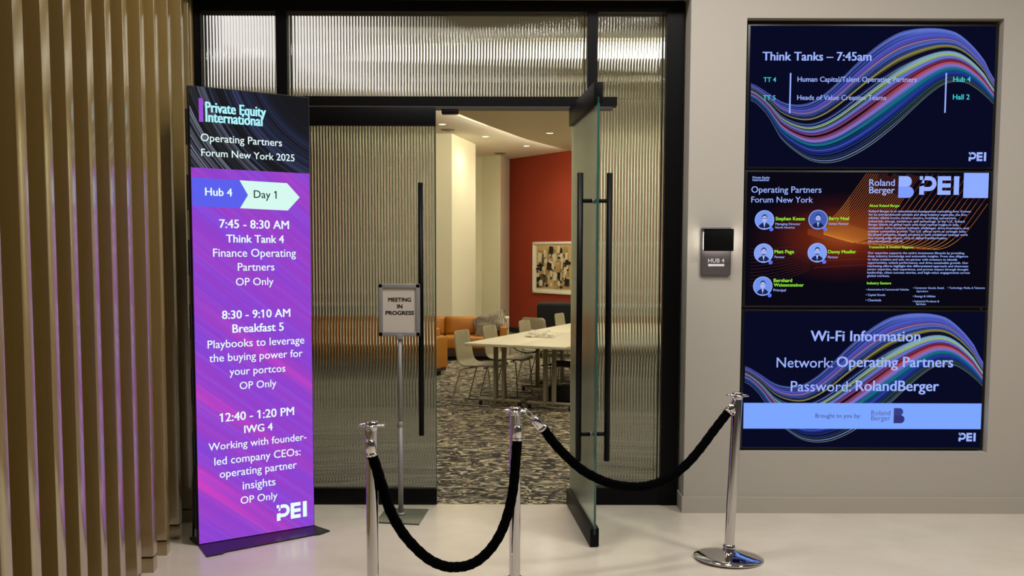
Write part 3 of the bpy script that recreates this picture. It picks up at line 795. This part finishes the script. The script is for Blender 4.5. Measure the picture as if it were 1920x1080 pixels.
for i, (a, b_) in enumerate([(0, 0), (.6, 0), (0, 1.85), (.6, 1.85)]):
    p_ = O + px * a + ld * b_
    ctable(('white conference table at the front left with a free corner', 'white conference table at the front right beside the open door',
            'white conference table at the back left of the cluster', 'white conference table at the back right of the cluster')[i], p_, rzt)
def chair_meshes(shell):
    prof = [(.235, .432), (.21, .447), (.12, .447), (0, .440), (-.10, .437), (-.16, .447), (-.205, .48), (-.225, .53), (-.240, .61), (-.255, .70), (-.268, .80), (-.272, .835)]
    sp = [(p_.x, p_.z) for p_ in smooth_path([(a, 0, b_) for a, b_ in prof], 3)]
    n = len(sp); Wn = 9; th = .012; vs = []; nrm = []
    for i in range(n):
        a = sp[max(i - 1, 0)]; b_ = sp[min(i + 1, n - 1)]
        d = Vector((b_[0] - a[0], 0, b_[1] - a[1])).normalized(); nrm.append(Vector((d.z, 0, -d.x)))
    def pt(i, j, o_):
        u = -1 + 2 * j / (Wn - 1); s_ = i / (n - 1)
        hw = .225 - .02 * s_ - .05 * max(0, (s_ - .55)) 
        if i < 2: hw -= .02 * (2 - i)
        if i > n - 4: hw -= .012 * (i - (n - 4))
        curl = .018 * u * u
        return Vector((sp[i][0], u * hw, sp[i][1])) - nrm[i] * (o_ - curl)
    for o_ in (0, th):
        for i in range(n):
            for j in range(Wn): vs.append(pt(i, j, o_))
    K = n * Wn; fs = []
    for i in range(n - 1):
        for j in range(Wn - 1):
            q = (i * Wn + j, i * Wn + j + 1, (i + 1) * Wn + j + 1, (i + 1) * Wn + j)
            fs.append(q); fs.append(tuple(K + x_ for x_ in q[::-1]))
    rim = [j for j in range(Wn)] + [i * Wn + Wn - 1 for i in range(1, n)] + [(n - 1) * Wn + j for j in range(Wn - 2, -1, -1)] + [i * Wn for i in range(n - 2, 0, -1)]
    for a in range(len(rim)):
        b_ = rim[(a + 1) % len(rim)]; fs.append((rim[a], K + rim[a], K + b_, b_))
    m_ = MB(); m_.add(vs, fs, shell, True); return m_
chair_proto = {}
def chair(name, label, loc, rz, shell, metal, group):
    t = thing(name, label, 'chair', loc, rz, group)
    key = (shell.name, metal.name)
    if key not in chair_proto:
        s_ = chair_meshes(shell).build('shell', t)
        l_ = []
        for sy in (-1, 1):
            pth = smooth_path([(.12, sy * .15, .425), (.17, sy * .2, .415), (.19, sy * .22, .38), (.215, sy * .225, .03), (.20, sy * .225, .008), (.16, sy * .225, .008),
                               (-.22, sy * .225, .008), (-.265, sy * .225, .012), (-.268, sy * .225, .035), (-.175, sy * .22, .37), (-.15, sy * .2, .405), (-.08, sy * .15, .42)], 4)
            l_.append(MB().tube(pth, .0075, metal, 10).build('sled_leg', t))
        c_ = MB().tube([(.1, -.16, .424), (.1, .16, .424)], .008, metal, 8).tube([(-.08, -.16, .420), (-.08, .16, .420)], .008, metal, 8).build('seat_brace', t)
        chair_proto[key] = [('shell', s_.data), ('sled_leg', l_[0].data), ('sled_leg', l_[1].data), ('seat_brace', c_.data)]
    else:
        for nm, me in chair_proto[key]:
            o = bpy.data.objects.new(nm, me); C.objects.link(o); o.parent = t
    return t
fz = math.atan2(-ld.x, ld.y) 
face_r = math.atan2(px.y, px.x)
gch = 'beige shell chairs at the conference tables'
chair('shell_chair', 'beige shell chair nearest the doorway at the left table corner', (-.345, 4.50, 0), face_r, chair_shell, cream_metal, gch)
chair('shell_chair', 'beige shell chair in front of the orange sofa, second along the table', (-.04, 5.22, 0), face_r, chair_shell, cream_metal, gch)
chair('shell_chair', 'beige shell chair third along the table, mostly hidden behind the tabletop', (.40, 6.22, 0), face_r, chair_shell, cream_metal, gch)
chair('shell_chair', 'beige shell chair with its wide back in front of the red wall', (.43, 7.04, 0), math.radians(58), chair_shell, cream_metal, gch)
chair('shell_chair', 'beige shell chair farthest along the table, before the black armchair', (.94, 7.75, 0), face_r, chair_shell, cream_metal, gch)
chair('shell_chair', 'black shell chair tucked under the right side of the table', (.64, 4.52, 0), face_r + PI, black_fab, cream_metal, 'black shell chairs')
# crumpled napkins
def crumple(label, loc, seed):
    r_ = random.Random(seed); bm = bmesh.new(); bmesh.ops.create_icosphere(bm, subdivisions=3, radius=1)
    from mathutils import noise as mn
    for q in bm.verts:
        d = q.co.normalized(); f_ = 1 + .45 * mn.noise(d * 2.2 + Vector((seed, 0, 0))) + .2 * mn.noise(d * 5 + Vector((0, seed, 0)))
        q.co = Vector((d.x * .085 * f_ * (1 - .45 * max(0, d.z)), d.y * .07 * f_ * (1 - .45 * max(0, d.z)), max(0.002, .02 + d.z * .065 * f_)))
    o = MB().frombm(bm, white_paint).build('paper_napkin', loc=loc)
    return tag(o, label, 'napkin', 'crumpled napkins on the table')
crumple('crumpled pale paper napkin on the table, the left of two', (.252, 4.90, .729), 3)
crumple('crumpled pale paper napkin on the table, the right of two', (.419, 4.84, .729), 8)

def sofa(label, loc, rz, W_, nc):
    t = thing('sofa', label, 'sofa', loc, rz, 'orange leather sofas')
    h = W_ / 2; D = .88; a = .12
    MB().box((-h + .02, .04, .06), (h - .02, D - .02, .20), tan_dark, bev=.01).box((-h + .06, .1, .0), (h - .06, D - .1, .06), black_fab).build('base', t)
    for sx in (-1, 1):
        MB().box((min(sx * h, sx * (h - a)), 0, .10), (max(sx * h, sx * (h - a)), D, .55), tan_leather, bev=.025).build('arm', t)
    MB().box((-h + a, D - .16, .12), (h - a, D, .66), tan_leather, bev=.03).build('back_frame', t)
    cw = (W_ - 2 * a) / nc
    for i in range(nc):
        x0 = -h + a + i * cw
        MB().box((x0 + .004, .01, .19), (x0 + cw - .004, D - .16, .38), tan_leather, bev=.035).build('seat_cushion', t)
        bc = MB(); bm = bmesh.new(); bmesh.ops.create_cube(bm, size=1)
        bmesh.ops.subdivide_edges(bm, edges=bm.edges[:], cuts=6, use_grid_fill=True)
        for q in bm.verts:
            u, v_, w_ = q.co.x * 2, q.co.y * 2, q.co.z * 2
            puff = (1 - abs(u) ** 3) * (1 - abs(w_) ** 3)
            q.co = Vector((x0 + cw / 2 + u * (cw / 2 - .006), D - .25 + v_ * (.05 + .04 * puff) + .05 * (w_ * .5), .53 + w_ * .145))
        bc.frombm(bm, tan_leather, True); bc.build('back_cushion', t)
    return t
sofa('long orange leather sofa against the cream pier, grey pillow on its right end', (-2.49, 8.92, 0), 0, 4.82, 5)
sd_ = Vector((.45, .893, 0)); sx_ = Vector((.893, -.45, 0))
corner = Vector((-.91, 7.2, 0)); Wd2 = 2.6
ctr = corner - sd_ * .88 - sx_ * (Wd2 / 2)
sofa('orange leather sofa turned sideways, its end panel by the left door edge', ctr, math.atan2(-.45, .893), Wd2, 3)
# pillow
plaid = pr('grey_plaid', (140, 128, 108), .9)
k = NT(plaid); v, x, y, z = k.obj(); b = plaid.node_tree.nodes['Principled BSDF']
s1 = k.math('SINE', k.math('MULTIPLY', x, 260)); s2 = k.math('SINE', k.math('MULTIPLY', z, 260))
g = k.math('ADD', k.math('MULTIPLY', s1, .25), k.math('MULTIPLY', s2, .25))
g = k.math('ADD', g, k.noise(v, 25, 3))
k.l(k.ramp(g, [(.2, (88, 78, 66)), (.5, (140, 128, 106)), (.85, (176, 164, 140))]), b.inputs['Base Color'])
bm = bmesh.new(); bmesh.ops.create_cube(bm, size=1); bmesh.ops.subdivide_edges(bm, edges=bm.edges[:], cuts=9, use_grid_fill=True)
from mathutils import noise as mnoise
for q in bm.verts:
    u, v_, w_ = q.co.x * 2, q.co.y * 2, q.co.z * 2
    pf = ((1 - u ** 4) * (1 - w_ ** 4)) ** .5
    pin = 1 - .10 * (1 - abs(w_)) * abs(u) ** 2 - .1 * (1 - abs(u)) * abs(w_) ** 2
    nz = .045 * mnoise.noise(Vector((u * 2.2, v_, w_ * 2.2)))
    q.co = Vector((u * .29 * pin, v_ * (.012 + .10 * pf) + nz, w_ * .21 * pin))
o = MB().frombm(bm, plaid, True).build('throw_pillow', loc=(-.36, 9.25, .565), rot=(math.radians(-38), math.radians(-20), math.radians(-14)))
tag(o, 'grey checked throw pillow lying on the right end of the orange sofa', 'pillow')
# console table behind the sofa
t = thing('console_table', 'narrow white console table beside the sofa end in front of the pier', 'table', (-.22, 10.12, 0))
MB().box((-.22, -.16, .60), (.17, .16, .635), white_paint, bev=.003).build('tabletop', t)
for sx in (-.20, .15):
    for sy in (-.14, .14):
        MB().box((sx - .018, sy - .018, 0), (sx + .018, sy + .018, .60), white_paint).build('leg', t)
# black armchair and desk by the red wall
t = thing('office_armchair', 'black upholstered armchair in front of the red wall', 'chair', (.80, 9.55, 0), math.radians(-10))
MB().box((-.36, -.05, .18), (.36, .55, .45), black_fab, bev=.05).build('seat', t)
MB().box((-.37, -.20, .20), (.37, -.02, .92), black_fab, bev=.06).build('backrest', t)
for sx in (-1, 1):
    MB().box((min(sx * .37, sx * .27), -.1, .2), (max(sx * .37, sx * .27), .55, .64), black_fab, bev=.04).build('arm', t)
    for sy in (-.1, .48):
        MB().tube([(sx * .3, sy, 0), (sx * .3, sy, .2)], .015, dark_plastic, 10).build('leg', t)
t = thing('side_desk', 'white topped desk with a black front right of the black armchair', 'desk', (1.72, 10.35, 0))
MB().box((-.72, -.35, .815), (.3, .30, .845), white_paint, bev=.003).build('desktop', t)
MB().box((-.42, -.30, .10), (.26, -.27, .80), black_fab).build('front_panel', t)
for sx in (-.40, .24):
    MB().box((sx - .02, -.30, 0), (sx + .02, .26, .815), black_fab).build('leg', t)
# cable under the tables
t = thing('power_cable', 'black power cable drooping under the seam of the tables', 'cable', (.1, 4.5, .6))
MB().tube(smooth_path([(-.12, 0, .10), (-.08, 0, .04), (.0, .0, -.005), (.1, 0, -.015), (.18, 0, .0), (.26, .02, .10)], 5), .006, dark_plastic, 8).build('cord', t)

bg_ = MB().box((-.16, -.12, .002), (.16, .12, .20), black_fab, bev=.045)
bg_ = bg_.build('floor_block', loc=(.60, 4.56, 0), rot=(0, 0, .3))  # dark rounded block on the carpet beneath the chair seat
tag(bg_, 'dark rounded block lying on the carpet under the black chair', 'bag')

# framed abstract picture on the red wall
pc = RP + _d * .925; L_ = 1.45
t = thing('framed_picture', 'white framed abstract picture of black and tan shapes on the red wall', 'picture', (pc.x, pc.y, .90), math.atan2(_d.y, _d.x))
fm = MB(); H_ = 1.075
for lo, hi in (((0, -.04, 0), (L_, 0, .05)), ((0, -.04, H_ - .05), (L_, 0, H_)), ((0, -.04, 0), (.05, 0, H_)), ((L_ - .05, -.04, 0), (L_, 0, H_))):
    fm.box(lo, hi, white_paint, bev=.004)
fm.box((.04, -.012, .04), (L_ - .04, -.002, H_ - .04), white_paint)
fm.build('frame', t)
art = MB().box((.13, -.018, .11), (L_ - .13, -.012, H_ - .09), pr('art_tan', (196, 164, 104), .9))
cols = [pr('art_black', (18, 17, 18), .9), pr('art_cream', (214, 202, 172), .9), pr('art_sand', (170, 140, 88), .9), pr('art_olive', (96, 82, 54), .9)]
rnd = random.Random(11)
for i in range(120):
    cx, cz = .16 + rnd.random() * (L_ - .36), .14 + rnd.random() * (H_ - .28)
    w_, h_ = .02 + rnd.random() * .07, .025 + rnd.random() * .09
    c_ = cols[rnd.choice([0, 0, 1, 1, 1, 2, 2, 3])]
    if rnd.random() < .35:
        pts = [(cx + w_ * math.cos(2 * PI * j / 14), cz + h_ * .8 * math.sin(2 * PI * j / 14)) for j in range(14)]
    else:
        pts = [(cx - w_, cz - h_), (cx + w_ * rnd.uniform(.5, 1), cz - h_), (cx + w_, cz + h_ * rnd.uniform(.4, 1)), (cx - w_ * rnd.uniform(.5, 1), cz + h_)]
    pts = [(min(max(p_[0], .13), L_ - .13), min(max(p_[1], .11), H_ - .09)) for p_ in pts]
    art.poly(pts, c_, -.0185 - .0002 * i)
art.build('artwork', t)
